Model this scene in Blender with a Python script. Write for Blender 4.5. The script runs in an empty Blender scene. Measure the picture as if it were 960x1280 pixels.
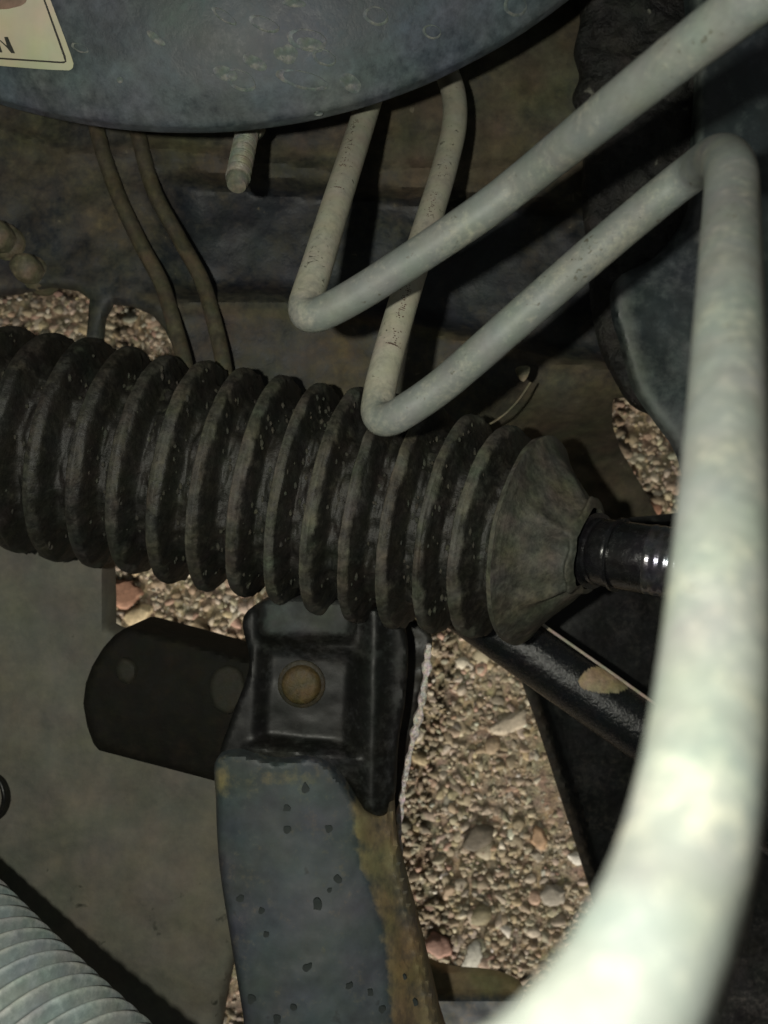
import bpy, math, random
import numpy as np
from mathutils import Vector, noise, Matrix

S = bpy.context.scene
COL = S.collection
random.seed(7)
RNG = np.random.default_rng(7)

# ------------------------------------------------------------------ camera
F = 1030.0          # focal length in pixels of a 960 px wide picture
H = 0.47            # height of the lens above the gravel
cam_d = bpy.data.cameras.new('camera')
cam = bpy.data.objects.new('camera', cam_d)
COL.objects.link(cam)
cam.location = (0, 0, H)
cam_d.sensor_fit = 'HORIZONTAL'
cam_d.sensor_width = 36.0
cam_d.lens = 36.0 * F / 960.0
cam_d.clip_start = 0.002
cam_d.clip_end = 20
cam_d.dof.use_dof = True
cam_d.dof.focus_distance = 0.235
cam_d.dof.aperture_fstop = 27
S.camera = cam

# ------------------------------------------------------------------ light
world = bpy.data.worlds.new('World')
S.world = world
world.use_nodes = True
bg = world.node_tree.nodes['Background']
bg.inputs[0].default_value = (0.92, 0.96, 0.9, 1)
bg.inputs[1].default_value = 0.08

def lamp(name, kind, loc, energy, col, size=None):
    l = bpy.data.lights.new(name, kind)
    l.energy = energy
    l.color = col
    if size is not None and kind == 'POINT':
        l.shadow_soft_size = size
    o = bpy.data.objects.new(name, l)
    o.location = loc
    COL.objects.link(o)
    return o
# the phone's flash, held just left of and behind the lens
flash = lamp('flash', 'POINT', (-0.030, 0.002, H + 0.012), 2.0, (1.0, 0.985, 0.86), 0.0028)

# low daylight that only gets in under the car and rakes over the gravel
sun = lamp('sun', 'SUN', (0, -2, 0.7), 4.7, (1.0, 0.93, 0.80))
sun.data.angle = math.radians(18)
sun.rotation_euler = (math.radians(90 - 21), 0, math.radians(-6))
S.view_settings.view_transform = 'Standard'
S.view_settings.look = 'None'
S.view_settings.exposure = 0.0
S.view_settings.gamma = 1.0
S.render.engine = 'CYCLES'

# ------------------------------------------------------------------ helpers
def P(px, py, d):
    """point at photo pixel px,py and depth d under the lens (the camera looks straight down)"""
    return Vector(((px - 480) / F * d, (640 - py) / F * d, H - d))

def tag(o, label=None, cat=None, group=None, kind=None):
    if label: o['label'] = label
    if cat: o['category'] = cat
    if group: o['group'] = group
    if kind: o['kind'] = kind
    return o

def empty(name, loc, label, cat, group=None):
    o = bpy.data.objects.new(name, None)
    o.location = loc
    o.empty_display_size = 0.01
    COL.objects.link(o)
    return tag(o, label, cat, group)

def build(name, verts, faces, m, parent=None, dirt=None, smooth=True, origin=None):
    """verts in world space; the object's origin goes to its centre"""
    v = np.array(verts, dtype=float)
    c = Vector(origin) if origin is not None else Vector(v.mean(axis=0))
    if parent is not None:
        base = parent.location.copy()
        pp = parent.parent
        while pp is not None:
            base += pp.location
            pp = pp.parent
    me = bpy.data.meshes.new(name)
    me.from_pydata((v - np.array(c)).tolist(), [], faces)
    me.update()
    if smooth:
        me.shade_smooth()
    if dirt is not None:
        a = me.attributes.new('dirt', 'FLOAT', 'POINT')
        a.data.foreach_set('value', np.clip(np.array(dirt, dtype=float), 0, 1))
    me.materials.append(m)
    o = bpy.data.objects.new(name, me)
    COL.objects.link(o)
    if parent is not None:
        o.parent = parent
        o.location = c - base
    else:
        o.location = c
    return o

def cr(pts, n=10):
    """centripetal Catmull-Rom through a list of equal-length tuples"""
    p = [np.array(q, dtype=float) for q in pts]
    p = [2 * p[0] - p[1]] + p + [2 * p[-1] - p[-2]]
    out = []
    for i in range(1, len(p) - 2):
        p0, p1, p2, p3 = p[i - 1], p[i], p[i + 1], p[i + 2]
        def tj(ti, a, b): return ti + max(np.linalg.norm(b[:3] - a[:3]), 1e-9) ** 0.5
        t0 = 0; t1 = tj(t0, p0, p1); t2 = tj(t1, p1, p2); t3 = tj(t2, p2, p3)
        for k in range(n):
            t = t1 + (t2 - t1) * k / n
            A1 = (t1 - t) / (t1 - t0) * p0 + (t - t0) / (t1 - t0) * p1
            A2 = (t2 - t) / (t2 - t1) * p1 + (t - t1) / (t2 - t1) * p2
            A3 = (t3 - t) / (t3 - t2) * p2 + (t - t2) / (t3 - t2) * p3
            B1 = (t2 - t) / (t2 - t0) * A1 + (t - t0) / (t2 - t0) * A2
            B2 = (t3 - t) / (t3 - t1) * A2 + (t - t1) / (t3 - t1) * A3
            out.append((t2 - t) / (t2 - t1) * B1 + (t - t1) / (t2 - t1) * B2)
    out.append(p[-2])
    return out

def resample(path, step):
    path = [Vector(q[:3]) for q in path]
    out = [path[0]]
    acc = 0.0
    for a, b in zip(path, path[1:]):
        L = (b - a).length
        if L < 1e-9: continue
        while acc + L >= step:
            t = (step - acc) / L
            a = a.lerp(b, t)
            out.append(a.copy())
            L = (b - a).length
            acc = 0.0
            if L < 1e-9: break
        acc += L
    return out

def pix(v):
    d = H - v.z
    return v.x / d * F + 480, 640 - v.y / d * F

def sweep(name, path, rfun, m, parent=None, seg=24, caps=True, dirtf=None, wob=None, smooth=True, origin=None):
    """sweeps a circle; rfun(s, i) gives the radius, wob(s, ang) an extra factor"""
    path = [Vector(q[:3]) for q in path]
    n = len(path)
    verts = []; dirt = []
    t0 = (path[1] - path[0]).normalized()
    ref = Vector((0, 0, 1))
    if abs(t0.dot(ref)) > 0.95: ref = Vector((0, 1, 0))
    u = (ref - t0 * ref.dot(t0)).normalized()
    s = 0.0
    for i, p in enumerate(path):
        if i: s += (p - path[i - 1]).length
        t = (path[min(i + 1, n - 1)] - path[max(i - 1, 0)]).normalized()
        u = (u - t * u.dot(t)).normalized()
        w = t.cross(u)
        r = rfun(s, i)
        for k in range(seg):
            a = 2 * math.pi * k / seg
            rr = r * (wob(s, a) if wob else 1.0)
            q = p + (u * math.cos(a) + w * math.sin(a)) * rr
            verts.append(q)
            dirt.append(dirtf(q, s, a) if dirtf else 0.0)
    faces = []
    for i in range(n - 1):
        for k in range(seg):
            a = i * seg + k; b = i * seg + (k + 1) % seg
            faces.append((a, b, b + seg, a + seg))
    if caps:
        for i, fl in ((0, True), (n - 1, False)):
            c = len(verts); verts.append(path[i]); dirt.append(0)
            for k in range(seg):
                a = i * seg + k; b = i * seg + (k + 1) % seg
                faces.append((c, b, a) if fl else (c, a, b))
    o = build(name, verts, faces, m, parent, dirt if dirtf else None, smooth, origin)
    if caps and smooth: o.data.set_sharp_from_angle(angle=math.radians(48))
    return o

def seg_dist(px, py, poly):
    """distance and nearest point to a closed outline, vectorised"""
    best = np.full(px.shape, 1e9); bx = px.copy(); by = py.copy()
    n = len(poly)
    for i in range(n):
        x0, y0 = poly[i]; x1, y1 = poly[(i + 1) % n]
        dx, dy = x1 - x0, y1 - y0
        L2 = dx * dx + dy * dy
        if L2 < 1e-9: continue
        t = np.clip(((px - x0) * dx + (py - y0) * dy) / L2, 0, 1)
        qx = x0 + t * dx; qy = y0 + t * dy
        d = np.hypot(px - qx, py - qy)
        mk = d < best
        best[mk] = d[mk]; bx[mk] = qx[mk]; by[mk] = qy[mk]
    return best, bx, by

def inside(px, py, poly):
    r = np.zeros(px.shape, bool)
    n = len(poly)
    for i in range(n):
        x0, y0 = poly[i]; x1, y1 = poly[(i + 1) % n]
        if y0 == y1: continue
        c = ((y0 > py) != (y1 > py)) & (px < (x1 - x0) * (py - y0) / (y1 - y0) + x0)
        r ^= c
    return r

def closed_cr(poly, n=5):
    m = len(poly)
    ext = [poly[(i - 2) % m] for i in range(m + 4)]
    pts = cr(ext, n)
    return [tuple(q) for q in pts[2 * n: 2 * n + m * n]]

def sheet(name, poly, depth, thick, m, parent=None, step=7, roll=0, rolld=0.0, rough=0.0, nscale=60,
          dirtf=None, smoothed=True, seed=0.0, curve=True):
    """a solid pressed sheet: its outline in photo pixels at depth(px,py,edge); real thickness, rolled rim"""
    if curve: poly = closed_cr(poly)
    xs = [p[0] for p in poly]; ys = [p[1] for p in poly]
    X = np.arange(min(xs) - step, max(xs) + 2 * step, step, dtype=float)
    Y = np.arange(min(ys) - step, max(ys) + 2 * step, step, dtype=float)
    GX, GY = np.meshgrid(X, Y)
    nx, ny = len(X), len(Y)
    cx = (GX[:-1, :-1] + step / 2); cy = (GY[:-1, :-1] + step / 2)
    keep = inside(cx, cy, poly)
    cnt = np.zeros((ny, nx), int)
    for a in (0, 1):
        for b in (0, 1):
            cnt[a:ny - 1 + a, b:nx - 1 + b] += keep
    used = cnt > 0
    bound = used & (cnt < 4)
    e, bx, by = seg_dist(GX.ravel(), GY.ravel(), poly)
    e = e.reshape(GX.shape); bx = bx.reshape(GX.shape); by = by.reshape(GX.shape)
    GX = np.where(bound, bx, GX); GY = np.where(bound, by, GY); e = np.where(bound, 0, e)
    idx = -np.ones((ny, nx), int)
    verts = []; dirt = []
    for j, i in zip(*np.nonzero(used)):
        px, py, ed = GX[j, i], GY[j, i], e[j, i]
        d = depth(px, py, ed) if callable(depth) else depth
        if roll and ed < roll:
            k = 1 - ed / roll
            d += rolld * (1 - math.sqrt(max(0, 1 - k * k)))
        if rough:
            d += rough * noise.fractal(Vector((px / nscale, py / nscale, seed)), 1.0, 2.0, 4)
        idx[j, i] = len(verts)
        verts.append(P(px, py, d))
        dirt.append(dirtf(px, py, ed) if dirtf else 0.0)
    nf = len(verts)
    for k in range(nf):
        q = verts[k].copy(); q.z -= thick
        verts.append(q); dirt.append(dirt[k])
    faces = []
    for j, i in zip(*np.nonzero(keep)):
        a, b, c, d_ = idx[j, i], idx[j, i + 1], idx[j + 1, i + 1], idx[j + 1, i]
        faces.append((a, d_, c, b))
        faces.append((a + nf, b + nf, c + nf, d_ + nf))
        if j == 0 or not keep[j - 1, i]: faces.append((a, b, b + nf, a + nf))
        if j == ny - 2 or not keep[j + 1, i]: faces.append((c, d_, d_ + nf, c + nf))
        if i == 0 or not keep[j, i - 1]: faces.append((d_, a, a + nf, d_ + nf))
        if i == nx - 2 or not keep[j, i + 1]: faces.append((b, c, c + nf, b + nf))
    faces = [tuple(int(q) for q in f) for f in faces]
    o = build(name, verts, faces, m, parent, dirt if dirtf else None, smoothed)
    if smoothed:
        o.data.set_sharp_from_angle(angle=math.radians(50))
    return o

def sm(a, b, x):
    t = min(1, max(0, (x - a) / (b - a)))
    return t * t * (3 - 2 * t)

def line_y(pts, x):
    """piecewise linear y(x)"""
    if x <= pts[0][0]: return pts[0][1]
    for (x0, y0), (x1, y1) in zip(pts, pts[1:]):
        if x <= x1: return y0 + (y1 - y0) * (x - x0) / (x1 - x0)
    return pts[-1][1]

def fn(px, py, s, seed=0):
    return noise.fractal(Vector((px / s, py / s, seed)), 1.0, 2.0, 4)

# ------------------------------------------------------------------ materials
def srgb(r, g, b):
    f = lambda c: (c / 255 / 12.92) if c / 255 <= 0.04045 else ((c / 255 + 0.055) / 1.055) ** 2.4
    return (f(r), f(g), f(b), 1)

def mat(name, clean, dirty=None, rough=0.6, rough2=None, metal=0.0, big=25, fine=350, bump=0.3, bdist=0.0006,
        auto=0.25, var=0.35, hue=1.0, specks=None, speck_scale=900, speck_cut=0.72, spec=0.5, aniso=None, streak=None):
    """painted or bare surface under an uneven film of dirt ('dirt' attribute + noise)"""
    m = bpy.data.materials.new(name); m.use_nodes = True
    nt = m.node_tree; N = nt.nodes; L = nt.links
    b = N['Principled BSDF']
    b.inputs['Metallic'].default_value = metal
    b.inputs['Specular IOR Level'].default_value = spec
    tc = N.new('ShaderNodeTexCoord')
    vec = tc.outputs['Object']
    if streak:
        mp = N.new('ShaderNodeMapping'); mp.inputs['Scale'].default_value = streak
        L.new(vec, mp.inputs[0]); vec = mp.outputs[0]
    def nz(scale, det=6, r=0.6, dist=0.0):
        n = N.new('ShaderNodeTexNoise'); n.inputs['Scale'].default_value = scale
        n.inputs['Detail'].default_value = det; n.inputs['Roughness'].default_value = r
        n.inputs['Distortion'].default_value = dist
        L.new(vec, n.inputs['Vector']); return n
    def mr(src, a, c, lo=0.0, hi=1.0):
        n = N.new('ShaderNodeMapRange'); n.inputs[1].default_value = a; n.inputs[2].default_value = c
        n.inputs[3].default_value = lo; n.inputs[4].default_value = hi
        L.new(src, n.inputs[0]); return n.outputs[0]
    def mixc(fac, a, c, mode='MIX'):
        n = N.new('ShaderNodeMix'); n.data_type = 'RGBA'; n.blend_type = mode
        if hasattr(fac, 'links'): L.new(fac, n.inputs[0])
        else: n.inputs[0].default_value = fac
        for s, v in ((n.inputs[6], a), (n.inputs[7], c)):
            if hasattr(v, 'links'): L.new(v, s)
            else: s.default_value = v
        return n.outputs[2]
    def math_(op, a, c):
        n = N.new('ShaderNodeMath'); n.operation = op
        for s, v in ((n.inputs[0], a), (n.inputs[1], c)):
            if hasattr(v, 'links'): L.new(v, s)
            else: s.default_value = v
        return n.outputs[0]
    nb = nz(big, 7, 0.62, 0.4); nf_ = nz(fine, 8, 0.7)
    at = N.new('ShaderNodeAttribute'); at.attribute_name = 'dirt'
    film = mr(nb.outputs[0], 0.42, 0.68, 0, 1)
    if dirty is None: dirty = clean
    d = math_('ADD', math_('MULTIPLY', film, auto), at.outputs['Fac'])
    # break the edge of the film up
    d = mr(math_('ADD', d, mr(nf_.outputs[0], 0.3, 0.7, -0.22, 0.22)), 0.12, 0.9, 0, 1)
    c = mixc(d, clean, dirty)
    v = mr(nz(big * 3.1, 6, 0.65).outputs[0], 0.3, 0.7, 1 - var, 1 + var)
    v2 = mr(nf_.outputs[0], 0.3, 0.7, 1 - var * 0.7, 1 + var * 0.7)
    gv = math_('MULTIPLY', v, v2)
    vm = N.new('ShaderNodeVectorMath'); vm.operation = 'SCALE'
    L.new(c, vm.inputs[0]); L.new(gv, vm.inputs['Scale'])
    c = vm.outputs[0]
    # hue drift
    hn = nz(big * 1.7, 3, 0.5)
    tint = N.new('ShaderNodeMapRange'); tint.data_type = 'FLOAT_VECTOR'
    tint.inputs[7].default_value = (0.3, 0.3, 0.3); tint.inputs[8].default_value = (0.7, 0.7, 0.7)
    tint.inputs[9].default_value = (1 - .14 * hue, 1 - .10 * hue, 1 - .14 * hue); tint.inputs[10].default_value = (1 + .14 * hue, 1 + .10 * hue, 1 + .14 * hue)
    L.new(hn.outputs['Color'], tint.inputs[6])
    c = mixc(1.0, c, tint.outputs[1], 'MULTIPLY')
    if specks:
        sp = nz(speck_scale, 3, 0.5, 0.5)
        sp2 = nz(speck_scale * 0.13, 3, 0.5)
        k = mr(math_('ADD', sp.outputs[0], mr(sp2.outputs[0], 0.35, 0.7, -0.12, 0.08)), speck_cut - 0.05, speck_cut + 0.03)
        c = mixc(k, c, specks)
    L.new(c, b.inputs['Base Color'])
    if rough2 is None: rough2 = min(1, rough + 0.25)
    r = math_('ADD', mr(d, 0, 1, rough, rough2), mr(nf_.outputs[0], 0.3, 0.7, -0.08, 0.08))
    L.new(r, b.inputs['Roughness'])
    bn = N.new('ShaderNodeBump'); bn.inputs['Strength'].default_value = bump; bn.inputs['Distance'].default_value = bdist
    hh = math_('ADD', nf_.outputs[0], math_('MULTIPLY', nz(fine * 0.25, 5, 0.6).outputs[0], 1.4))
    L.new(hh, bn.inputs['Height']); L.new(bn.outputs[0], b.inputs['Normal'])
    return m

M = {}
M['drum'] = mat('drum_paint', (0.034, 0.044, 0.052, 1), (0.115, 0.135, 0.145, 1), 0.55, 0.8, big=28, fine=300, bump=0.25, auto=0.30, var=0.22)
M['panel'] = mat('panel_dirt', (0.022, 0.026, 0.030, 1), (0.084, 0.072, 0.046, 1), 0.55, 0.85, big=30, fine=260, bump=0.5, auto=0.30, var=0.4,
                 specks=(0.16, 0.14, 0.10, 1), speck_scale=260, speck_cut=0.74)
M['sealant'] = mat('black_sealant', (0.013, 0.013, 0.012, 1), (0.040, 0.039, 0.033, 1), 0.5, 0.8, big=55, fine=260, bump=1.0, bdist=0.0015, auto=0.35, var=0.5,
                   specks=(0.16, 0.16, 0.13, 1), speck_scale=300, speck_cut=0.70)
M['wing'] = mat('wing_paint', (0.026, 0.034, 0.036, 1), (0.115, 0.130, 0.120, 1), 0.45, 0.7, big=18, fine=220, bump=0.2, auto=0.2, var=0.25)
M['tube'] = mat('tube_coating', (0.148, 0.162, 0.148, 1), (0.36, 0.345, 0.27, 1), 0.55, 0.7, big=75, fine=600, bump=0.25, bdist=0.0003, auto=0.30, var=0.10, hue=0.35,
                specks=(0.08, 0.078, 0.06, 1), speck_scale=750, speck_cut=0.70, spec=0.4)
M['rubber'] = mat('boot_rubber', (0.013, 0.0125, 0.0095, 1), (0.074, 0.071, 0.053, 1), 0.55, 0.75, big=60, fine=420, bump=0.5, bdist=0.0008, auto=0.08, var=0.40,
                  specks=(0.05, 0.052, 0.036, 1), speck_scale=260, speck_cut=0.74)
M['mud'] = mat('dried_mud', (0.022, 0.021, 0.015, 1), (0.040, 0.039, 0.028, 1), 0.8, 0.9, big=120, fine=500, auto=0.7, var=0.5, bump=0.8)
M['shiny'] = mat('greased_metal', (0.009, 0.009, 0.010, 1), (0.05, 0.05, 0.05, 1), 0.24, 0.45, metal=0.1, big=60, fine=500, bump=0.25, bdist=0.0004, auto=0.15, var=0.4, spec=0.7)
M['blackpaint'] = mat('black_paint', (0.0075, 0.0078, 0.0075, 1), (0.040, 0.032, 0.022, 1), 0.4, 0.75, big=45, fine=360, bump=0.2, bdist=0.0004, auto=0.2, var=0.5, spec=0.45)
M['rodpaint'] = mat('rod_paint', (0.008, 0.009, 0.010, 1), (0.34, 0.27, 0.17, 1), 0.26, 0.8, big=80, fine=700, bump=0.5, bdist=0.0005, auto=0.0, var=0.3, spec=0.5,
                    specks=(0.2, 0.2, 0.17, 1), speck_scale=500, speck_cut=0.78)
M['brackets'] = mat('bracket_paint', (0.0065, 0.0068, 0.0058, 1), (0.045, 0.050, 0.047, 1), 0.5, 0.85, big=45, fine=320, bump=0.15, bdist=0.0003, auto=0.18, var=0.4)
M['rubbermount'] = mat('mount_rubber', (0.0075, 0.0070, 0.0048, 1), (0.018, 0.016, 0.010, 1), 0.8, 0.9, big=60, fine=300, bump=0.4, auto=0.3, var=0.25, spec=0.2)
M['arm'] = mat('arm_paint', (0.048, 0.060, 0.066, 1), (0.21, 0.170, 0.088, 1), 0.6, 0.85, big=35, fine=320, bump=0.12, bdist=0.0003, auto=0.12, var=0.24,
               specks=(0.016, 0.019, 0.019, 1), speck_scale=105, speck_cut=0.70)
M['cast'] = mat('cast_housing', (0.125, 0.125, 0.104, 1), (0.165, 0.155, 0.120, 1), 0.75, 0.85, big=32, fine=230, bump=0.35, auto=0.6, var=0.15, hue=0.45,
                specks=(0.045, 0.045, 0.033, 1), speck_scale=150, speck_cut=0.755)
M['conduit'] = mat('conduit_plastic', (0.22, 0.255, 0.25, 1), (0.42, 0.45, 0.43, 1), 0.5, 0.7, big=60, fine=400, bump=0.3, auto=0.25, var=0.18, hue=0.5)
M['bolt'] = mat('bolt_rust', (0.070, 0.049, 0.017, 1), (0.105, 0.078, 0.030, 1), 0.6, 0.8, metal=0.0, big=120, fine=600, bump=0.5, auto=0.3, var=0.3)
M['bolt_washer'] = mat('washer_grime', (0.030, 0.025, 0.014, 1), (0.055, 0.045, 0.022, 1), 0.6, 0.8, big=120, fine=600, bump=0.4, auto=0.4, var=0.3)
M['plug'] = mat('plug_rubber', (0.014, 0.0135, 0.007, 1), (0.025, 0.022, 0.012, 1), 0.8, 0.9, big=120, fine=600, bump=0.3, auto=0.3, var=0.2)
M['stud'] = mat('stud_steel', (0.20, 0.20, 0.16, 1), (0.14, 0.12, 0.08, 1), 0.5, 0.7, metal=0.2, big=120, fine=700, bump=0.3, auto=0.5, var=0.25)
M['cable'] = mat('dusty_cable', (0.045, 0.040, 0.026, 1), (0.090, 0.076, 0.044, 1), 0.7, 0.85, big=80, fine=400, bump=0.3, auto=0.4, var=0.3)
M['knob'] = mat('dusty_nut', (0.13, 0.115, 0.075, 1), (0.22, 0.2, 0.14, 1), 0.7, 0.85, big=90, fine=500, bump=0.4, auto=0.6, var=0.3)
M['flake'] = mat('flaked_edge', (0.16, 0.12, 0.11, 1), (0.80, 0.72, 0.68, 1), 0.7, 0.8, big=300, fine=900, bump=0.8, bdist=0.0006, auto=0.9, var=0.4)
M['chip'] = mat('paint_chip', (0.42, 0.36, 0.29, 1), (0.5, 0.42, 0.33, 1), 0.6, 0.7, big=200, fine=700, bump=0.2, var=0.15)
M['sticker'] = mat('sticker_paper', (0.46, 0.445, 0.33, 1), (0.40, 0.38, 0.26, 1), 0.45, 0.6, big=30, fine=300, bump=0.03, auto=0.3, var=0.05)
M['ink'] = mat('sticker_ink', (0.03, 0.03, 0.025, 1), (0.05, 0.05, 0.04, 1), 0.5, 0.6, bump=0.0, var=0.1)
M['smudge'] = mat('sticker_smudge', (0.20, 0.13, 0.10, 1), (0.3, 0.2, 0.15, 1), 0.5, 0.6, bump=0.0, var=0.2)

def stone_mat():
    m = bpy.data.materials.new('gravel_stone'); m.use_nodes = True
    nt = m.node_tree; N = nt.nodes; L = nt.links; b = N['Principled BSDF']
    at = N.new('ShaderNodeAttribute'); at.attribute_name = 'tone'
    tc = N.new('ShaderNodeTexCoord')
    n = N.new('ShaderNodeTexNoise'); n.inputs['Scale'].default_value = 420; n.inputs['Detail'].default_value = 6; n.inputs['Roughness'].default_value = 0.7
    L.new(tc.outputs['Object'], n.inputs['Vector'])
    r = N.new('ShaderNodeMapRange'); r.inputs[1].default_value = 0.3; r.inputs[2].default_value = 0.7; r.inputs[3].default_value = 0.7; r.inputs[4].default_value = 1.3
    L.new(n.outputs[0], r.inputs[0])
    v = N.new('ShaderNodeVectorMath'); v.operation = 'SCALE'
    L.new(at.outputs['Color'], v.inputs[0]); L.new(r.outputs[0], v.inputs['Scale'])
    L.new(v.outputs[0], b.inputs['Base Color'])
    b.inputs['Roughness'].default_value = 0.7
    bn = N.new('ShaderNodeBump'); bn.inputs['Strength'].default_value = 0.6; bn.inputs['Distance'].default_value = 0.0008
    L.new(n.outputs[0], bn.inputs['Height']); L.new(bn.outputs[0], b.inputs['Normal'])
    return m
M['stone'] = stone_mat()
M['ground'] = mat('grit_ground', (0.23, 0.18, 0.12, 1), (0.33, 0.26, 0.175, 1), 0.85, 0.9, big=60, fine=700, bump=0.8, bdist=0.001, auto=0.7, var=0.5,
                  specks=(0.6, 0.55, 0.45, 1), speck_scale=500, speck_cut=0.66)

# ------------------------------------------------------------------ ground and gravel
n = 90
gv = []; gf = []
for j in range(n + 1):
    for i in range(n + 1):
        x = -1.5 + 3.0 * i / n; y = -1.5 + 3.0 * j / n
        gv.append((x, y, 0.002 * noise.fractal(Vector((x * 9, y * 9, 0)), 1, 2, 3)))
for j in range(n):
    for i in range(n):
        a = j * (n + 1) + i
        gf.append((a, a + 1, a + n + 2, a + n + 1))
tag(build('ground', gv, gf, M['ground'], origin=(0, 0, 0)), kind='structure')

def ico(sub):
    import bmesh
    bm = bmesh.new(); bmesh.ops.create_icosphere(bm, subdivisions=sub, radius=1.0)
    v = np.array([q.co[:] for q in bm.verts]); f = np.array([[w.index for w in q.verts] for q in bm.faces])
    bm.free(); return v, f
ICO1 = ico(1); ICO2 = ico(2); ICO3 = ico(3)
TONES = np.array([(0.42, 0.34, 0.24), (0.48, 0.40, 0.30), (0.34, 0.27, 0.18), (0.56, 0.49, 0.38), (0.46, 0.31, 0.23),
                  (0.38, 0.34, 0.26), (0.28, 0.225, 0.15), (0.76, 0.70, 0.60), (0.46, 0.37, 0.23), (0.20, 0.17, 0.12)])
TW = np.array([.24, .17, .17, .06, .06, .12, .08, .02, .06, .02]); TW /= TW.sum()

def stones(name, xy, size, z, sub, seed):
    rng = np.random.default_rng(seed)
    V0, F0 = ICO1 if sub == 1 else ICO2
    n = len(xy); k = len(V0)
    V0 = V0[None].repeat(n, 0)
    for _ in range(10):
        nn = rng.normal(size=(n, 1, 3)); nn /= np.linalg.norm(nn, axis=-1, keepdims=True)
        off = rng.uniform(0.36, 0.80, (n, 1, 1))
        dd = (V0 * nn).sum(-1, keepdims=True) - off
        V0 = V0 - nn * np.maximum(dd, 0)
    sc = size[:, None] * rng.uniform(0.65, 1.35, (n, 3)); sc[:, 2] *= 0.45
    v = V0 * (1 + rng.uniform(-0.03, 0.03, (n, k, 1))) * 1.35
    v = v * sc[:, None, :]
    a = rng.uniform(0, 2 * np.pi, n); c, s = np.cos(a), np.sin(a)
    t = rng.uniform(-.25, .25, n); ct, st = np.cos(t), np.sin(t)
    y = v[..., 1] * ct[:, None] - v[..., 2] * st[:, None]; zz = v[..., 1] * st[:, None] + v[..., 2] * ct[:, None]
    x = v[..., 0] * c[:, None] - y * s[:, None]; y2 = v[..., 0] * s[:, None] + y * c[:, None]
    v = np.stack([x + xy[:, 0:1], y2 + xy[:, 1:2], zz + z[:, None]], -1).reshape(-1, 3)
    f = (F0[None] + (np.arange(n) * k)[:, None, None]).reshape(-1, 3)
    me = bpy.data.meshes.new(name)
    me.vertices.add(len(v)); me.vertices.foreach_set('co', v.ravel())
    me.loops.add(f.size); me.loops.foreach_set('vertex_index', f.ravel().astype(np.int32))
    me.polygons.add(len(f)); me.polygons.foreach_set('loop_start', np.arange(0, f.size, 3, dtype=np.int32))
    me.update(calc_edges=True)
    tone = 0.80 * TONES[rng.choice(len(TONES), n, p=TW)] * rng.uniform(0.8, 1.15, (n, 1))
    tone = tone * rng.uniform(0.94, 1.06, (n, 3)) * np.array([0.99, 0.99, 0.985])
    tc = np.ones((n, k, 4)); tc[..., :3] = np.clip(tone, 0, 0.85)[:, None, :]
    at = me.attributes.new('tone', 'FLOAT_COLOR', 'POINT'); at.data.foreach_set('color', tc.ravel())
    me.materials.append(M['stone'])
    o = bpy.data.objects.new(name, me); COL.objects.link(o)
    return o

def gravel():
    rng = np.random.default_rng(3)
    n = 26000
    xy = np.stack([rng.uniform(-0.27, 0.27, n), rng.uniform(-0.34, 0.34, n)], -1)
    size = 0.0008 + 0.0020 * rng.random(n) ** 2.0
    o1 = stones('gravel', xy, size, 0.0006 + size * rng.uniform(-0.35, -0.05, n), 1, 11)
    tag(o1, 'fine brown and grey gravel covering the ground under the car', 'gravel', kind='stuff')
    n = 12000
    xy = np.stack([rng.uniform(-0.27, 0.27, n), rng.uniform(-0.34, 0.34, n)], -1)
    size = 0.0018 + 0.0022 * rng.random(n) ** 2
    o3 = stones('coarse_gravel', xy, size, 0.0006 + size * rng.uniform(-0.42, -0.18, n), 2, 13)
    tag(o3, 'coarser brown and grey gravel mixed through the fine gravel', 'gravel', kind='stuff')
    n = 1500
    xy = np.stack([rng.uniform(-0.27, 0.27, n), rng.uniform(-0.34, 0.34, n)], -1)
    size = 0.0028 + 0.0032 * rng.random(n) ** 2.5
    o2 = stones('pebbles', xy, size, 0.0006 + size * rng.uniform(-0.42, -0.15, n), 2, 12)
    tag(o2, 'larger mixed pebbles lying among the fine gravel under the car', 'pebbles', kind='stuff')
gravel()

def one_stone(px, py, r, tone, label, seed, flat=0.6, stretch=1.0, rot=0.0):
    rng = random.Random(seed)
    flat *= 0.55
    c = P(px, py, H - 0.0012)
    tone = tuple(0.75 * t for t in tone); r *= 0.82
    V0, F0 = ICO3
    vs = []
    cuts = [(Vector((rng.gauss(0, 1), rng.gauss(0, 1), rng.gauss(0, 1) * .5)).normalized(), rng.uniform(.5, .8)) for _ in range(6)]
    for v in V0:
        q = Vector(v)
        for nn, off in cuts:
            dd = q.dot(nn) - off
            if dd > 0: q -= nn * dd
        q *= 1.25
        q += 0.16 * Vector((noise.noise(q * 2.3 + Vector((seed, 5, 0))), noise.noise(q * 2.3 + Vector((seed, 9, 3))), 0))
        k = 1 + 0.28 * noise.noise(q * 1.4 + Vector((seed, 0, 0))) + rng.uniform(-.05, .05)
        q = Vector((q.x * stretch, q.y, q.z * flat)) * k * r
        q = Matrix.Rotation(rot, 3, 'Z') @ q
        vs.append(c + q)
    o = build('stone', vs, [tuple(int(i) for i in f) for f in F0], M['stone'], None, smooth=True)
    at = o.data.attributes.new('tone', 'FLOAT_COLOR', 'POINT')
    at.data.foreach_set('color', [x for _ in vs for x in (*tone, 1.0)])
    tag(o, label, 'stone', 'distinct stones in the gravel')
one_stone(548, 1180, 0.0095, (0.46, 0.27, 0.21), 'reddish brick-coloured stone in the gravel beside the curved control arm', 1, 0.5, 0.8)
one_stone(640, 903, 0.0065, (0.56, 0.48, 0.37), 'long pale sliver stone in the upper right of the central gravel gap', 2, 0.4, 1.9, 0.6)
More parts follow.
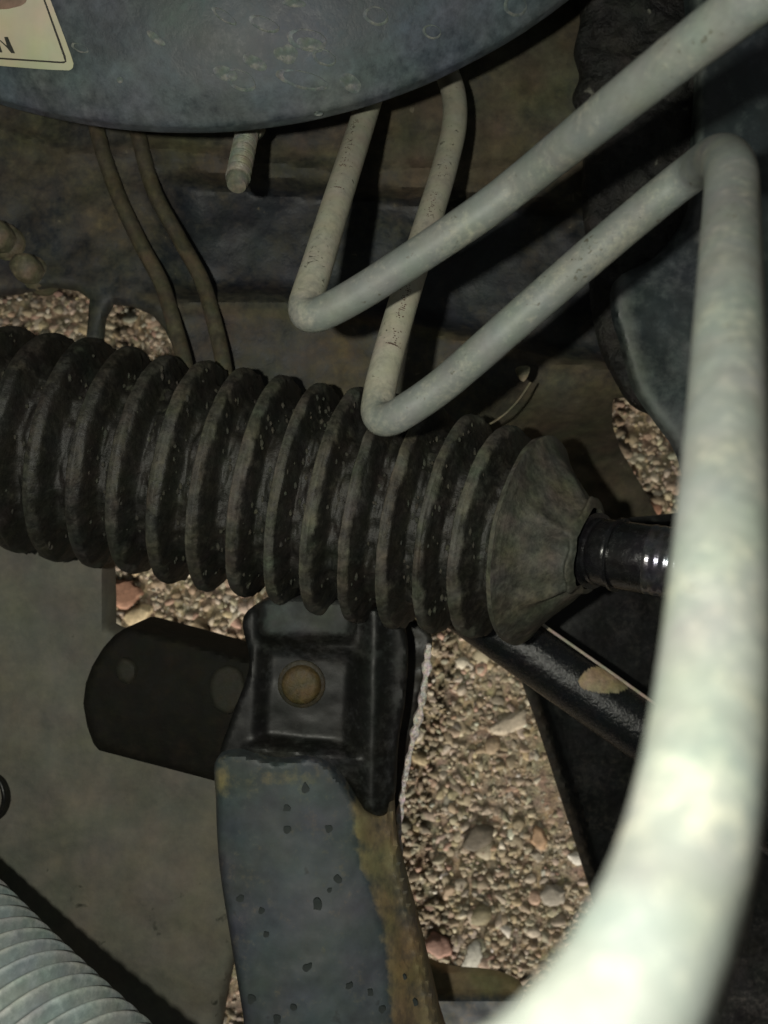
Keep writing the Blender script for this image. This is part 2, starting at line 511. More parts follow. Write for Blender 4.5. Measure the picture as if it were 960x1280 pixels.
one_stone(598, 1048, 0.0080, (0.15, 0.125, 0.09), 'dark stone in the middle of the central gravel gap', 33, 0.5, 1.25, 0.7)
one_stone(592, 1195, 0.0062, (0.68, 0.66, 0.58), 'pale grey stone low in the central gravel gap, right of the reddish one', 4, 0.6, 1.3, 1.2)
one_stone(675, 1047, 0.0065, (0.46, 0.30, 0.18), 'rusty orange stone near the right side of the central gravel gap', 5, 0.6, 1.0)
one_stone(173, 768, 0.0065, (0.72, 0.58, 0.36), 'pale yellow stone above the black mount, left of the other pebbles', 6, 0.6, 1.4, 0.3)
one_stone(720, 1072, 0.0045, (0.84, 0.80, 0.72), 'small white stone against the dark plate at the right of the gravel gap', 7, 0.7, 1.0)
one_stone(150, 738, 0.0105, (0.48, 0.26, 0.17), 'red-brown stone just under the boot at the left gravel gap', 8, 0.4, 1.2, 0.2)
one_stone(818, 640, 0.0060, (0.66, 0.36, 0.24), 'orange-red stone at the foot of the upper right gravel patch', 9, 0.5, 1.1, 0.8)
one_stone(690, 1118, 0.0065, (0.40, 0.36, 0.30), 'rounded grey-brown stone near the lower right of the gravel gap', 10, 0.6, 1.2, 0.4)

# ------------------------------------------------------------------ rear body panel (firewall and subframe)
def panel_depth(px, py, e):
    d = 0.318
    top = line_y([(-100, 200), (150, 215), (330, 232), (700, 258), (900, 300)], px)
    bot = line_y([(-100, 330), (200, 365), (340, 362), (700, 440), (900, 470)], px)
    k = sm(top - 14, top + 14, py) * (1 - sm(bot - 10, bot + 16, py)) * sm(170, 260, px)
    d += 0.016 * k
    # pressed rib under the recess
    rb = line_y([(0, 372), (150, 388), (330, 372), (520, 400), (700, 455)], px)
    d -= 0.004 * math.exp(-((py - rb) / 13) ** 2) * sm(140, 200, px)
    # long crease near the top
    cr1 = line_y([(0, 160), (90, 195), (200, 185), (420, 215), (700, 205)], px)
    d -= 0.0025 * math.exp(-((py - cr1) / 7) ** 2)
    # drop toward the gravel on the right, deepened to widen the boot cone's shadow
    d += 0.040 * sm(540, 680, px) * sm(470, 580, py) + 0.035 * sm(650, 725, px) * sm(510, 600, py)
    return d
def panel_dirt(px, py, e):
    top = line_y([(-100, 200), (150, 215), (330, 232), (700, 258), (900, 300)], px)
    bot = line_y([(-100, 330), (200, 365), (340, 362), (700, 440), (900, 470)], px)
    rec = sm(top - 5, top + 10, py) * (1 - sm(bot - 10, bot + 10, py)) * sm(180, 300, px)
    v = 0.42 - 0.42 * rec + 0.28 * fn(px, py, 90, 3)
    v += 0.45 * (1 - sm(190, 260, py)) * sm(330, 560, px)      # tan film right of the drum
    v += 0.7 * math.exp(-((py - line_y([(160, 365), (230, 385), (480, 402), (700, 455)], px)) / 5) ** 2) * sm(150, 200, px)
    v += 0.4 * math.exp(-((py - line_y([(0, 165), (70, 190), (200, 182), (330, 190)], px)) / 5) ** 2)
    v += 0.25 * abs(fn(px, py, 18, 21))
    v += 0.50 * sm(600, 680, px) * sm(455, 500, py)
    v -= 0.15 * (1 - sm(230, 300, px)) * sm(200, 260, py)
    return v
body_e = empty('body_panel', P(400, 300, 0.32), 'dirty brown and dark pressed body panel behind the tubes, under the round drum', 'body panel')
sheet('pressed_sheet',
      [(-90, -90), (300, -90), (820, -90), (820, 200), (812, 440), (800, 496), (766, 497), (765, 530), (776, 563), (800, 604), (828, 655), (800, 705), (700, 690), (560, 620),
       (440, 540), (290, 490), (225, 452), (206, 412), (190, 393), (165, 382), (140, 379), (130, 398), (126, 445), (106, 442), (110, 400),
       (112, 374), (95, 362), (62, 357), (20, 366), (-90, 378)],
      panel_depth, 0.0025, M['panel'], body_e, step=6, roll=10, rolld=0.002, rough=0.0016, nscale=55, dirtf=panel_dirt, curve=False)
# a turned lip on the tab over the boot, with a pale worn chip
sweep('worn_lip', [q for q in cr([P(560, 548, .285), P(600, 536, .284), P(628, 520, .284), P(648, 500, .284), P(663, 478, .285)], 8)],
      lambda s, i: 0.0004, M['knob'], body_e, seg=8)
sheet('chip', [(645, 460), (662, 458), (660, 470), (654, 477), (648, 470)], 0.281, 0.0012, M['knob'], body_e, step=3, roll=3, rolld=.0006)

def small_bump_nut(px, py, d, r, label):
    e = empty('dusty_nut', P(px, py, d), label, 'nut', 'dusty nuts on the left of the body panel')
    top = P(px, py, d - 0.010)
    import bmesh
    vs = []; fs = []
    prof = [(1.15, -0.012), (1.15, 0.0), (1.0, 0.0012), (1.0, 0.0065), (0.86, 0.0092), (0.4, 0.0105), (0.0001, 0.0107)]
    seg = 18
    b = P(px, py, d)
    for (k, z) in prof:
        for i in range(seg):
            a = 2 * math.pi * i / seg
            hexf = 1.0 if k > 1.05 else 1 - 0.06 * abs(math.sin(3 * a))
            vs.append(b + Vector((math.cos(a) * r * k * hexf, math.sin(a) * r * k * hexf, z)))
    for j in range(len(prof) - 1):
        for i in range(seg):
            fs.append((j * seg + i, j * seg + (i + 1) % seg, (j + 1) * seg + (i + 1) % seg, (j + 1) * seg + i))
    cut = 2
    build('washer', vs[:seg * 3], [f for f in fs if max(f) < seg * 3], M['knob'], e)
    build('head', [v for v in vs[seg * 2:]], [tuple(q - seg * 2 for q in f) for f in fs if min(f) >= seg * 2], M['knob'], e)
small_bump_nut(4, 300, 0.314, 0.0058, 'dusty tan nut on the body panel, cut by the left edge of the photo')
small_bump_nut(40, 340, 0.318, 0.0055, 'dusty tan nut just above the left gravel patch')

# added unseen wall, blocks the sun above the gravel, open underneath
bk = []
for (y, z) in ((-0.258, 0.152), (-0.268, 0.149), (-0.280, 0.152), (-0.284, 0.30), (-0.280, 0.80), (-0.256, 0.80), (-0.252, 0.30)):
    for i in range(15):
        x = -0.7 + 0.1 * i
        bk.append((x, y + 0.004 * math.sin(x * 14) * (1 if 0.2 < z < 0.7 else 0), z))
bf = [(j * 15 + i, j * 15 + i + 1, ((j + 1) % 7) * 15 + i + 1, ((j + 1) % 7) * 15 + i) for j in range(7) for i in range(14)]
bf += [tuple(j * 15 for j in range(7)), tuple(j * 15 + 14 for j in range(6, -1, -1))]
bw = build('sun_blocker_wall', bk, bf, M['wing'])
tag(bw, kind='structure')

# ------------------------------------------------------------------ sealant-covered panel and inner wing at the right
def seal_dirt(px, py, e):
    v = 0.15 + 0.45 * fn(px, py, 40, 9)
    return v
sl = sheet('sealant_panel',
      [(732, -90), (728, 20), (720, 60), (727, 90), (718, 118), (732, 150), (730, 240), (738, 320), (742, 380), (752, 430), (770, 470), (800, 510), (900, 520), (930, 300), (930, -90)],
      lambda px, py, e: 0.302 - 0.004 * sm(0, 40, e), 0.004, M['sealant'], None, step=5, roll=12, rolld=0.003, rough=0.0026, nscale=22, dirtf=seal_dirt)
tag(sl, 'rough black sealant-coated panel between the tan body panel and the grey inner wing', 'panel')
def wing_dirt_highlight(px, py, e):
    ed = line_y([(330, 765), (400, 776), (490, 798), (530, 826), (570, 853), (700, 868)], py)  # x of the left rim for a given y
    v = 0.05 + 0.15 * fn(px, py, 60, 4)
    if py > 340: v += 0.75 * math.exp(-((px - ed - 8) / 9) ** 2)  # soft edge highlight painted into the rim's colour
    v += 0.30 * sm(380, 560, py)
    if py < 300: v += 0.6 * math.exp(-((px - 874) / 6) ** 2)
    return v
wg = sheet('inner_wing',
      [(868, -90), (871, 100), (866, 180), (862, 260), (820, 320), (770, 350), (766, 385), (778, 430), (794, 485), (818, 522), (846, 562), (862, 620), (866, 700), (862, 800), (1080, 820), (1080, -90)],
      lambda px, py, e: 0.286 + 0.006 * math.sin(px / 40.0) * 0.3, 0.003, M['wing'], None, step=4, roll=14, rolld=0.004, rough=0.0008, nscale=90, dirtf=wing_dirt_highlight)
tag(wg, 'dark blue-grey inner wing panel at the right edge, an edge highlight painted pale on its rim', 'wing panel')

# ------------------------------------------------------------------ black plates at the lower right
def bp_dirt(px, py, e):
    rim = line_y([(790, 640), (850, 655), (1000, 700), (1140, 748), (1300, 800)], py)
    return 0.0 + 0.1 * fn(px, py, 50, 2) + 0.6 * (1 - sm(8, 16, px - rim)) * sm(840, 870, py)
bp = sheet('side_plate', [(640, 800), (690, 700), (760, 650), (860, 640), (1080, 640), (1080, 1400), (860, 1400), (800, 1290), (747, 1140), (722, 1060), (698, 985), (672, 905), (652, 850)],
      lambda px, py, e: 0.345 + 0.012 * sm(8, 22, e), 0.004, M['blackpaint'], None, step=6, rough=0.0006, nscale=50, dirtf=bp_dirt, curve=False)
tag(bp, 'black greasy side plate with a thin brown rim right of the central gravel gap', 'plate')

# ------------------------------------------------------------------ cast housing, lower left
def cast_depth(px, py, e):
    d = 0.318
    d -= 0.008 * sm(-60, 260, px) * sm(900, 1250, py)
    d += 0.006 * sm(120, 0, px) * 0
    d += 0.003 * math.exp(-(((px - 170) / 60) ** 2 + ((py - 1020) / 40) ** 2))
    return d
def cast_dirt(px, py, e):
    return 0.25 + 0.35 * fn(px, py, 120, 8)
ch = sheet('housing', [(-90, 630), (0, 650), (60, 668), (131, 694), (133, 750), (133, 786), (180, 800), (300, 830), (318, 1000), (312, 1140), (288, 1216), (278, 1262), (272, 1300), (262, 1400), (-90, 1400)],
      cast_depth, 0.012, M['cast'], None, step=7, roll=9, rolld=0.003, rough=0.0022, nscale=110, dirtf=cast_dirt, curve=False)
tag(ch, 'smooth dirty olive-grey metal housing filling the lower left', 'housing')
gr = sweep('rubber_loop', cr([P(-25, 965, .306), P(-2, 975, .304), P(5, 997, .303), P(-2, 1018, .304), P(-25, 1030, .306)], 8), lambda s, i: 0.0009, M['blackpaint'], seg=10)
tag(gr, 'small black rubber loop poking in at the left edge over the housing', 'rubber loop')

# grey plate end at the bottom of the gravel gap
gp = sheet('bottom_plate', [(500, 1200), (565, 1213), (625, 1220), (655, 1238), (640, 1275), (640, 1400), (500, 1400)],
      lambda px, py, e: 0.36 - 0.006 * sm(1236, 1252, py), 0.004, M['arm'], None, step=5, roll=6, rolld=0.002, rough=0.001, nscale=30,
      dirtf=lambda px, py, e: 1.0 - sm(1236, 1250, py) + 0.1)
tag(gp, 'small grey plate with an olive edge at the foot of the central gravel gap', 'plate')

# ------------------------------------------------------------------ black mount and bracket
mt = empty('rubber_mount', P(210, 880, 0.30), 'matt black rounded mount sticking out left of the bolted bracket', 'mount')
sheet('mount_body', [(158, 784), (166, 784), (235, 802), (322, 827), (330, 900), (300, 985), (272, 977), (200, 958), (124, 938), (117, 930), (109, 908), (104, 880), (107, 855), (115, 833), (128, 811), (143, 794)],
      lambda px, py, e: 0.292 + 0.0000009 * (py - 880) ** 2 * 0.6, 0.03, M['rubbermount'], mt, step=5, roll=7, rolld=0.0025, rough=0.0004, nscale=50,
      dirtf=lambda px, py, e: 0.1, curve=False)
sheet('plug', [(283, 832), (300, 838), (306, 858), (302, 880), (285, 893), (268, 884), (262, 860), (268, 840)], 0.2906, 0.003, M['plug'], mt, step=3, roll=6, rolld=0.0012)
sheet('plug', [(152, 822), (168, 828), (172, 842), (162, 856), (148, 850), (144, 834)], 0.2912, 0.003, M['plug'], mt, step=3, roll=6, rolld=0.0015)

br = empty('arm_bracket', P(400, 880, 0.30), 'black pressed bracket with a dished square around its bolt, under the ribbed boot', 'bracket')
def br_depth(px, py, e):
    d = 0.286
    # dished pocket round the bolt, slightly rotated
    X = (px - 384) + (py - 872) * 0.06; Y = (py - 872) - (px - 384) * 0.10
    k = (1 - sm(44, 70, abs(X))) * (1 - sm(48, 66, abs(Y)))
    d += 0.0048 * k
    d -= 0.005 * math.exp(-((px - (468 - (py - 780) * 0.02)) / 16) ** 2)
    d -= 0.006 * (1 - sm(790, 806, py)) * sm(318, 335, px) * (1 - sm(430, 450, px))
    d -= 0.004 * math.exp(-((Y - 72) / 8) ** 2) * (1 - sm(60, 80, abs(X)))
    return d
def br_dirt(px, py, e):
    v = 0.05 + 0.15 * fn(px, py, 40, 6)
    v += 0.75 * (1 - sm(786, 800, py)) * sm(320, 340, px) * (1 - sm(425, 445, px))
    v += 0.3 * math.exp(-((py - (818 + (px - 384) * .12)) / 5) ** 2) * (1 - sm(50, 62, abs(px - 384)))
    v += 0.35 * math.exp(-((py - (948 + (px - 384) * .12)) / 8) ** 2) * (1 - sm(60, 90, abs(px - 380)))
    return v
sheet('pressed_plate', [(304, 772), (330, 752), (470, 760), (505, 785), (508, 860), (498, 930), (492, 1000), (478, 1020), (456, 1012), (438, 985), (400, 962), (300, 955), (276, 948), (288, 900), (312, 830)],
      br_depth, 0.022, M['brackets'], br, step=4, roll=6, rolld=0.002, rough=0.0003, nscale=30, dirtf=br_dirt)
sheet('rear_plate', [(480, 770), (538, 790), (530, 850), (520, 900), (509, 950), (500, 1000), (498, 1060), (504, 1110), (480, 1120), (470, 900)],
      0.318, 0.004, M['blackpaint'], br, step=4, roll=4, rolld=0.001, rough=0.0006, nscale=25, dirtf=lambda px, py, e: 0.25)
def flaky(px_pts, wid):
    L = []; R = []
    rr = random.Random(4)
    pts = cr(px_pts, 10)
    for i, q in enumerate(pts):
        w = wid * (0.35 + 0.75 * abs(noise.noise(Vector((i * 0.23, 3.1, 0)))) * 2.2) * (1 - 0.5 * i / len(pts))
        L.append((q[0] - w / 2 + 1.2 * noise.noise(Vector((i * .5, 0, 0))), q[1])); R.append((q[0] + w / 2, q[1]))
    return L + R[::-1]
sheet('flaking_edge', flaky([(536, 806), (532, 850), (523, 900), (512, 945), (504, 990), (499, 1040), (502, 1100)], 15), 0.308, 0.004, M['flake'], br,
      step=2, roll=2, rolld=0.0004, rough=0.0008, nscale=9, curve=False, dirtf=lambda px, py, e: 0.8 + 0.9 * fn(px, py, 10, 1))

def disc(name, px, py, d, prof, m, parent, seg=28, hexa=0.0, tilt=(0, 0)):
    """turned part: prof is a list of (radius, height above the point)"""
    b = P(px, py, d); vs = []; fs = []
    R = Matrix.Rotation(tilt[0], 3, 'X') @ Matrix.Rotation(tilt[1], 3, 'Y')
    for (r, z) in prof:
        for i in range(seg):
            a = 2 * math.pi * i / seg
            k = 1 - hexa * (1 - abs(math.cos(3 * a)))
            vs.append(b + R @ Vector((math.cos(a) * r * k, math.sin(a) * r * k, z)))
    for j in range(len(prof) - 1):
        for i in range(seg):
            fs.append((j * seg + i, j * seg + (i + 1) % seg, (j + 1) * seg + (i + 1) % seg, (j + 1) * seg + i))
    o = build(name, vs, fs, m, parent)
    o.data.set_sharp_from_angle(angle=math.radians(40))
    return o
bt = empty('bolt', P(377, 855, 0.292), 'dull brass-brown round bolt head in the dished bracket', 'bolt')
disc('washer', 377, 855, 0.2902, [(0.0084, -0.003), (0.0084, 0.0003), (0.0078, 0.0008), (0.0001, 0.0009)], M['bolt_washer'], bt)
disc('head', 377, 855, 0.2902, [(0.0070, 0.0012), (0.0066, 0.0022), (0.0060, 0.0030), (0.0048, 0.0034), (0.0030, 0.0036), (0.0001, 0.0037)], M['bolt'], bt)

# curved control arm
def arm_split(py): return line_y([(940, 425), (1000, 442), (1080, 452), (1130, 470), (1200, 484), (1290, 492), (1400, 510)], py)
def arm_depth(px, py, e):
    d = 0.276 - 0.020 * sm(950, 1400, py)
    sx = arm_split(py)
    d += 0.008 * sm(sx - 6, sx + 40, px)
    rim = line_y([(1000, 492), (1090, 505), (1180, 527), (1290, 553), (1400, 575)], py)
    d -= 0.006 * sm(rim - 12, rim - 5, px)
    c = (px - (sx + 280) / 2) / 90
    d += 0.003 * c * c
    return d
def arm_dirt(px, py, e):
    sx = arm_split(py) + 10 * fn(px, py, 22, 1)
    v = 0.0 + 0.12 * fn(px, py, 40, 12)
    v += sm(sx - 5, sx + 5, px) * (0.75 + 0.45 * fn(px, py, 26, 5))
    v += 0.8 * math.exp(-((px - 277) / 8) ** 2 - ((py - 975) / 18) ** 2)
    v += 0.55 * math.exp(-((px - 450) / 12) ** 2 - ((py - 1015) / 22) ** 2)
    v += 0.28 * math.exp(-((px - 365) / 60) ** 2 - ((py - 972) / 10) ** 2)
    return v
am = empty('control_arm', P(400, 1150, 0.28), 'curved blue-grey control arm with dark pits and an olive worn flange, running off the bottom', 'control arm')
sheet('arm_body', [(271, 948), (300, 942), (345, 952), (395, 948), (425, 972), (446, 1004), (470, 1018), (490, 1000), (496, 1050), (505, 1095), (527, 1180), (553, 1290), (575, 1400), (325, 1400), (304, 1270), (286, 1160), (274, 1080), (270, 1000)],
      arm_depth, 0.016, M['arm'], am, step=4, roll=7, rolld=0.003, rough=0.0002, nscale=30, dirtf=arm_dirt)
M['pit'] = mat('pit_dark', (0.030, 0.036, 0.037, 1), (0.042, 0.050, 0.050, 1), 0.8, 0.9, bump=0.3, var=0.2)
for (x, y, r) in [(381, 986, 8), (358, 1011, 6), (359, 1038, 6), (410, 1036, 6), (422, 1099, 6), (397, 1132, 9), (300, 1124, 6), (327, 1138, 5), (384, 1210, 7), (436, 1233, 6),
                  (314, 1250, 6), (368, 1260, 5), (463, 1241, 5), (346, 1275, 6), (478, 1262, 6), (333, 1168, 5), (412, 1113, 4), (518, 1254, 5), (505, 1222, 4)]:
    o = sheet('pit', [(x + r * math.cos(a) * random.uniform(.5, 1.15), y + r * 0.95 * math.sin(a) * random.uniform(.5, 1.15)) for a in [k * math.pi / 4 for k in range(8)]],
          arm_depth(x, y, 50) - 0.0004, 0.001, M['pit'], am, step=2)

# ------------------------------------------------------------------ ribbed steering boot
axis = cr([P(-260, 500, .296), P(-120, 524, .293), P(0, 545, .291), (P(200, 583, .290)), P(400, 622, .285), P(560, 654, .274), P(668, 676, .261), P(740, 688, .250)], 16)
axis_v = [Vector(q[:3]) for q in axis]
STEP = 0.0004
fine_axis = resample(axis_v, STEP)
# arclength at the last fold (photo x 668)
best = min(range(len(fine_axis)), key=lambda i: abs(pix(fine_axis[i])[0] - 670))
S_LAST = best * STEP
PITCH = 0.01355
def fold_phase(s):
    ph = (s - S_LAST) / PITCH
    return ph - round(ph), round(ph)
def fold_profile(ph):
    a = abs(ph)
    if ph < 0: return 1 - 0.25 * a if a < 0.14 else max(0, 0.965 * (1 - sm(0.14, 0.23, a)))
    return 1 - 0.9 * a if a < 0.11 else max(0, 0.90 * (1 - sm(0.10, 0.42, a)))
def crest_r(s):
    x = s - S_LAST
    return 0.0338 + 0.0058 * sm(0, -0.045, x) if x <= 0 else 0.0338
# sm with reversed bounds
def crest_r(s):
    k = sm(0.0, 0.05, S_LAST - s)
    return 0.0335 + 0.0058 * k + 0.0004 * math.sin(s * 130)
NECK_S = (len(fine_axis) - 1) * STEP
def boot_r(s, i):
    rc = crest_r(s)
    if s > S_LAST:
        t = (s - S_LAST) / (NECK_S - S_LAST)
        return 0.0335 + (0.0116 - 0.0335) * (t ** 0.82) if t < 1 else 0.0116
    ph, k = fold_phase(s)
    rv = rc - 0.0085
    return rv + (rc - rv) * fold_profile(ph)
def boot_wob(s, a):
    w = 1 + 0.010 * noise.fractal(Vector((s * 70, math.cos(a) * 1.6, math.sin(a) * 1.6)), 1, 2, 3)
    if s < S_LAST:
        ph, k = fold_phase(s)
        p = fold_profile(ph)
        w += (1 - sm(0.8, 1, p)) * 0.055 * noise.fractal(Vector((s * 260, math.cos(a) * 7, math.sin(a) * 7)), 1, 2, 3)
        w += 0.012 * noise.noise(Vector((k * 3.7, math.cos(a) * 1.3, math.sin(a) * 1.3)))
    return w
def boot_dirt_lit_edge(q, s, a):
    ph, k = fold_phase(s)
    p = fold_profile(ph) if s < S_LAST else 1
    nn = noise.fractal(Vector((q.x * 120, q.y * 120, q.z * 120)), 1, 2, 4)
    px, py = pix(q)
    band = sm(-0.17, -0.13, ph) * (1 - sm(0.10 + 0.08 * nn, 0.16 + 0.08 * nn, ph)) if s < S_LAST else 1
    v = 0.60 * band * (0.85 + 0.5 * nn) + 0.35 * math.exp(-((ph + 0.135) / 0.025) ** 2) + 0.10 * sm(450, 640, px) + 0.22 * max(0, nn)  # dust on the crests, and a lit edge painted bright on each fold
    v *= 0.35 + 0.65 * sm(0, 330, px)
    return v
boot = empty('steering_boot', axis_v[len(axis_v) // 2], 'dusty black ribbed rubber boot running across the picture', 'rubber boot')
sec = [p for i, p in enumerate(fine_axis) if i * STEP <= S_LAST + 0.0001]
sweep('bellows', sec, boot_r, M['rubber'], boot, seg=120, caps=False, dirtf=boot_dirt_lit_edge, wob=boot_wob)
# the end cone, pinched and creased
sec2 = fine_axis[len(sec) - 1:]
s0 = (len(sec) - 1) * STEP
def cone_wob(s, a):
    t = s / (NECK_S - S_LAST)
    k = math.sin(math.pi * min(1, max(0, t)))
    w = 1.0
    a = (a + math.pi) % (2 * math.pi) - math.pi
    k2 = sm(0.1, 0.75, t) * (1 - 0.5 * sm(0.85, 1, t))
    for ac, wd, am_ in ((-0.34, .10, .13), (-0.02, .16, -.13), (0.42, .2, .07), (0.86, .12, .15), (1.16, .16, -.14), (-0.95, .25, -.07), (-1.4, .12, .10)):
        w += am_ * k2 * math.exp(-((a - ac - 0.25 * (t - .5)) / wd) ** 2)
    w += 0.03 * k * math.cos(a * 5 + 2 * t)
    w += 0.02 * noise.fractal(Vector((s * 90, math.cos(a) * 2, math.sin(a) * 2)), 1, 2, 3) * k
    if t > 0.86: w *= 1 + 0.18 * math.exp(-((t - 0.95) / 0.05) ** 2) * (1 + 0.5 * math.sin(a * 3))
    return w
def cone_dirt(q, s, a):
    nn = noise.fractal(Vector((q.x * 90, q.y * 90, q.z * 90)), 1, 2, 4)
    return 0.66 + 0.35 * nn
sweep('end_cone', sec2, lambda s, i: boot_r(s + s0 + 1e-6, i), M['rubber'], boot, seg=120, caps=False, dirtf=cone_dirt, wob=cone_wob)

def mud():
    """crumbs of dried mud caught in the valleys of the boot"""
    vs = []; fs = []; rr = random.Random(5)
    V0, F0 = ICO1
    n = len(fine_axis)
    for c in range(1500):
        i = rr.randrange(90, best - 4)
        s = i * STEP
        ph, k = fold_phase(s)
        if fold_profile(ph) > 0.8: continue
        if noise.noise(Vector((s * 60, k * 1.7, 0))) + 0.6 * noise.noise(Vector((i * .01, c * .37, 0))) < -0.05: continue
        a = rr.uniform(-1.25, 1.25)
        t = (fine_axis[i + 1] - fine_axis[i - 1]).normalized()
        u = Vector((0, 0, 1)); u = (u - t * u.dot(t)).normalized(); w = t.cross(u)
        r = boot_r(s, i)
        q = fine_axis[i] + (u * math.cos(a) + w * math.sin(a)) * r
        sz = rr.uniform(0.0003, 0.0010)
        b = len(vs)
        sx, sy, sz2 = sz * rr.uniform(.5, 1), sz * rr.uniform(.8, 2.0), sz * rr.uniform(.5, .9)
        for v in V0:
            vs.append(q + Vector((v[0] * sx, v[1] * sy, v[2] * sz2)) * rr.uniform(.75, 1.2))
        fs += [tuple(int(x) + b for x in f) for f in F0]
    o = build('mud_crumbs', vs, fs, M['mud'], boot, [0.5] * len(vs), smooth=True)
    o['kind'] = 'stuff'
mud()

# tie rod coming out of the boot
tr = empty('tie_rod', P(800, 700, 0.25), 'shiny greasy black threaded tie rod between the boot and the pale near tube', 'tie rod')
ra = cr([P(715, 684, .2585), P(770, 693, .247), P(840, 704, .238), P(960, 722, .228), P(1060, 738, .218)], 20)
ra = resample(ra, 0.0004)
def rod_r(s, i):
    r = 0.0102
    if s < 0.008: r = 0.0112
    if 0.0105 < s < 0.0115 or 0.0158 < s < 0.0166: r = 0.0099
    return r
sweep('shaft', ra, rod_r, M['shiny'], tr, seg=48)
for s0_, rr_ in ((0.0084, 0.0118), (0.0168, 0.0112)):
    i = int(s0_ / 0.0004)
    sweep('ring', ra[i:i + 3], lambda s, i: rr_, M['shiny'], tr, seg=48)

M['glint'] = mat('glint_steel', (0.12, 0.12, 0.13, 1), (0.05, 0.05, 0.05, 1), 0.2, 0.4, metal=0.8, big=90, fine=600, bump=0.2, bdist=0.0002, auto=0.3, var=0.3)
ei = next(i for i, q in enumerate(ra) if pix(q)[0] > 812)
sweep('glint_end', ra[ei:ei + 60], lambda s, i: 0.0104 + 0.00010 * math.sin(s / 0.0024 * 2 * math.pi), M['glint'], tr, seg=48)  # paler metal sleeve added to give the rod its bright glint

# black rod crossing under the boot end
rd = empty('black_rod', P(700, 850, 0.30), 'glossy black round rod slanting down right from under the boot end, chipped to tan', 'rod')
rp = resample(cr([P(520, 712, .318), P(640, 798, .310), P(730, 861, .304), P(830, 931, .298), P(1000, 1050, .29)], 12), 0.0007)
def rod_dirt(q, s, a):
    px, py = pix(q)
    dx, dy = (px - 758), (py - 850)
    v = 0.95 if (dx / 34) ** 2 + (dy / 17) ** 2 < 1 + 0.2 * fn(px, py, 12) and (q.y) > -1 else 0
    return v
sweep('rod_body', rp, lambda s, i: 0.0110, M['rodpaint'], rd, seg=150, dirtf=rod_dirt)
sweep('seam', resample([P(655, 764, .3035), P(684, 785, .3025), P(760, 838, .2985), P(850, 902, .294), P(950, 972, .290)], 0.002), lambda s, i: 0.0006, M['chip'], rd, seg=8)

# ------------------------------------------------------------------ round drum at the top left
dr = empty('drum', P(230, -620, 0.235), 'large dark blue-grey round drum with water spots, filling the upper left', 'drum')
def drum():
    c = P(230, -618, 0.238)
    R = 0.1797
    prof = [(0.0001, 0.034), (0.05, 0.0335), (0.09, 0.031), (0.125, 0.026), (0.150, 0.019), (0.165, 0.0125), (0.1735, 0.0068), (0.1775, 0.0028), (0.1795, 0.0008), (R, -0.001), (R, -0.0035),
            (0.1786, -0.0042), (0.175, -0.0046), (0.155, -0.009), (0.13, -0.02), (0.12, -0.045), (0.0001, -0.055)]
    prof = [tuple(q) for q in cr([(a, b, 0) for a, b in prof], 3)]
    seg = 300; vs = []; fs = []; dt = []
    tilt = Matrix.Rotation(math.radians(0.0), 3, 'X')
    for q in prof:
        r, z = max(q[0], 0.00005), q[1]
        for i in range(seg):
            a = 2 * math.pi * i / seg
            v = Vector((math.cos(a) * r, math.sin(a) * r, z))
            v.z += 0.0007 * noise.fractal(v * 22, 1, 2, 3)
            w = c + tilt @ v
            vs.append(w)
            px, py = pix(w) if H - w.z > 0.02 else (0, -999)
            k = 0.28 * sm(0.160, 0.176, r) if r < R + .001 else 0
            k += 0.35 * max(0, noise.fractal(Vector((v.x * 14, v.y * 38, 0)), 1, 2, 4))
            dt.append(k)
    n = len(prof)
    for j in range(n - 1):
        for i in range(seg):
            fs.append((j * seg + i, (j + 1) * seg + i, (j + 1) * seg + (i + 1) % seg, j * seg + (i + 1) % seg))
    return build('shell', vs, fs, M['drum'], dr, dt), c, prof
shell, DC, DPROF = drum()
def drum_z(x, y):
    r = math.hypot(x - DC.x, y - DC.y)
    for q0, q1 in zip(DPROF, DPROF[1:]):
        if q0[0] <= r <= q1[0]:
            t = (r - q0[0]) / (q1[0] - q0[0] + 1e-9)
            v = Vector((x - DC.x, y - DC.y, q0[1] + (q1[1] - q0[1]) * t))
            return DC.z + v.z + 0.0007 * noise.fractal(v * 22, 1, 2, 3)
    return DC.z
def on_drum(px, py, lift=0.0):
    d = 0.22
    for _ in range(8):
        q = P(px, py, d); d = H - (drum_z(q.x, q.y) + lift)
    return d
# dried water spots: thin crusts of scale on the shell
M['scale'] = mat('dried_scale', (0.10, 0.115, 0.115, 1), (0.22, 0.235, 0.215, 1), 0.8, 0.9, big=200, fine=500, bump=0.3, auto=0.6, var=0.25)
spots = [(388, 56, 18, 9, .25, 1), (384, 50, 26, 14, .2, 0), (282, 92, 16, 9, .4, 1), (318, 78, 17, 8, .5, 1), (352, 68, 11, 8, .6, 1), (378, 100, 34, 11, .25, 0), (405, 72, 16, 10, .5, 0),
         (368, 4, 15, 5, .1, 1), (644, 8, 15, 13, .3, 0), (438, 104, 16, 10, .7, 1), (360, 68, 12, 12, 0, 1), (195, 48, 14, 5, .7, 1), (398, 142, 6, 3, 0, 1),
         (150, 100, 4, 4, 0, 1), (300, 100, 22, 12, .5, 0), (470, 20, 16, 12, .3, 0), (540, 40, 12, 9, .3, 0), (330, 30, 20, 9, .4, 0), (280, 20, 18, 6, .6, 0), (100, 60, 12, 5, .4, 0)]
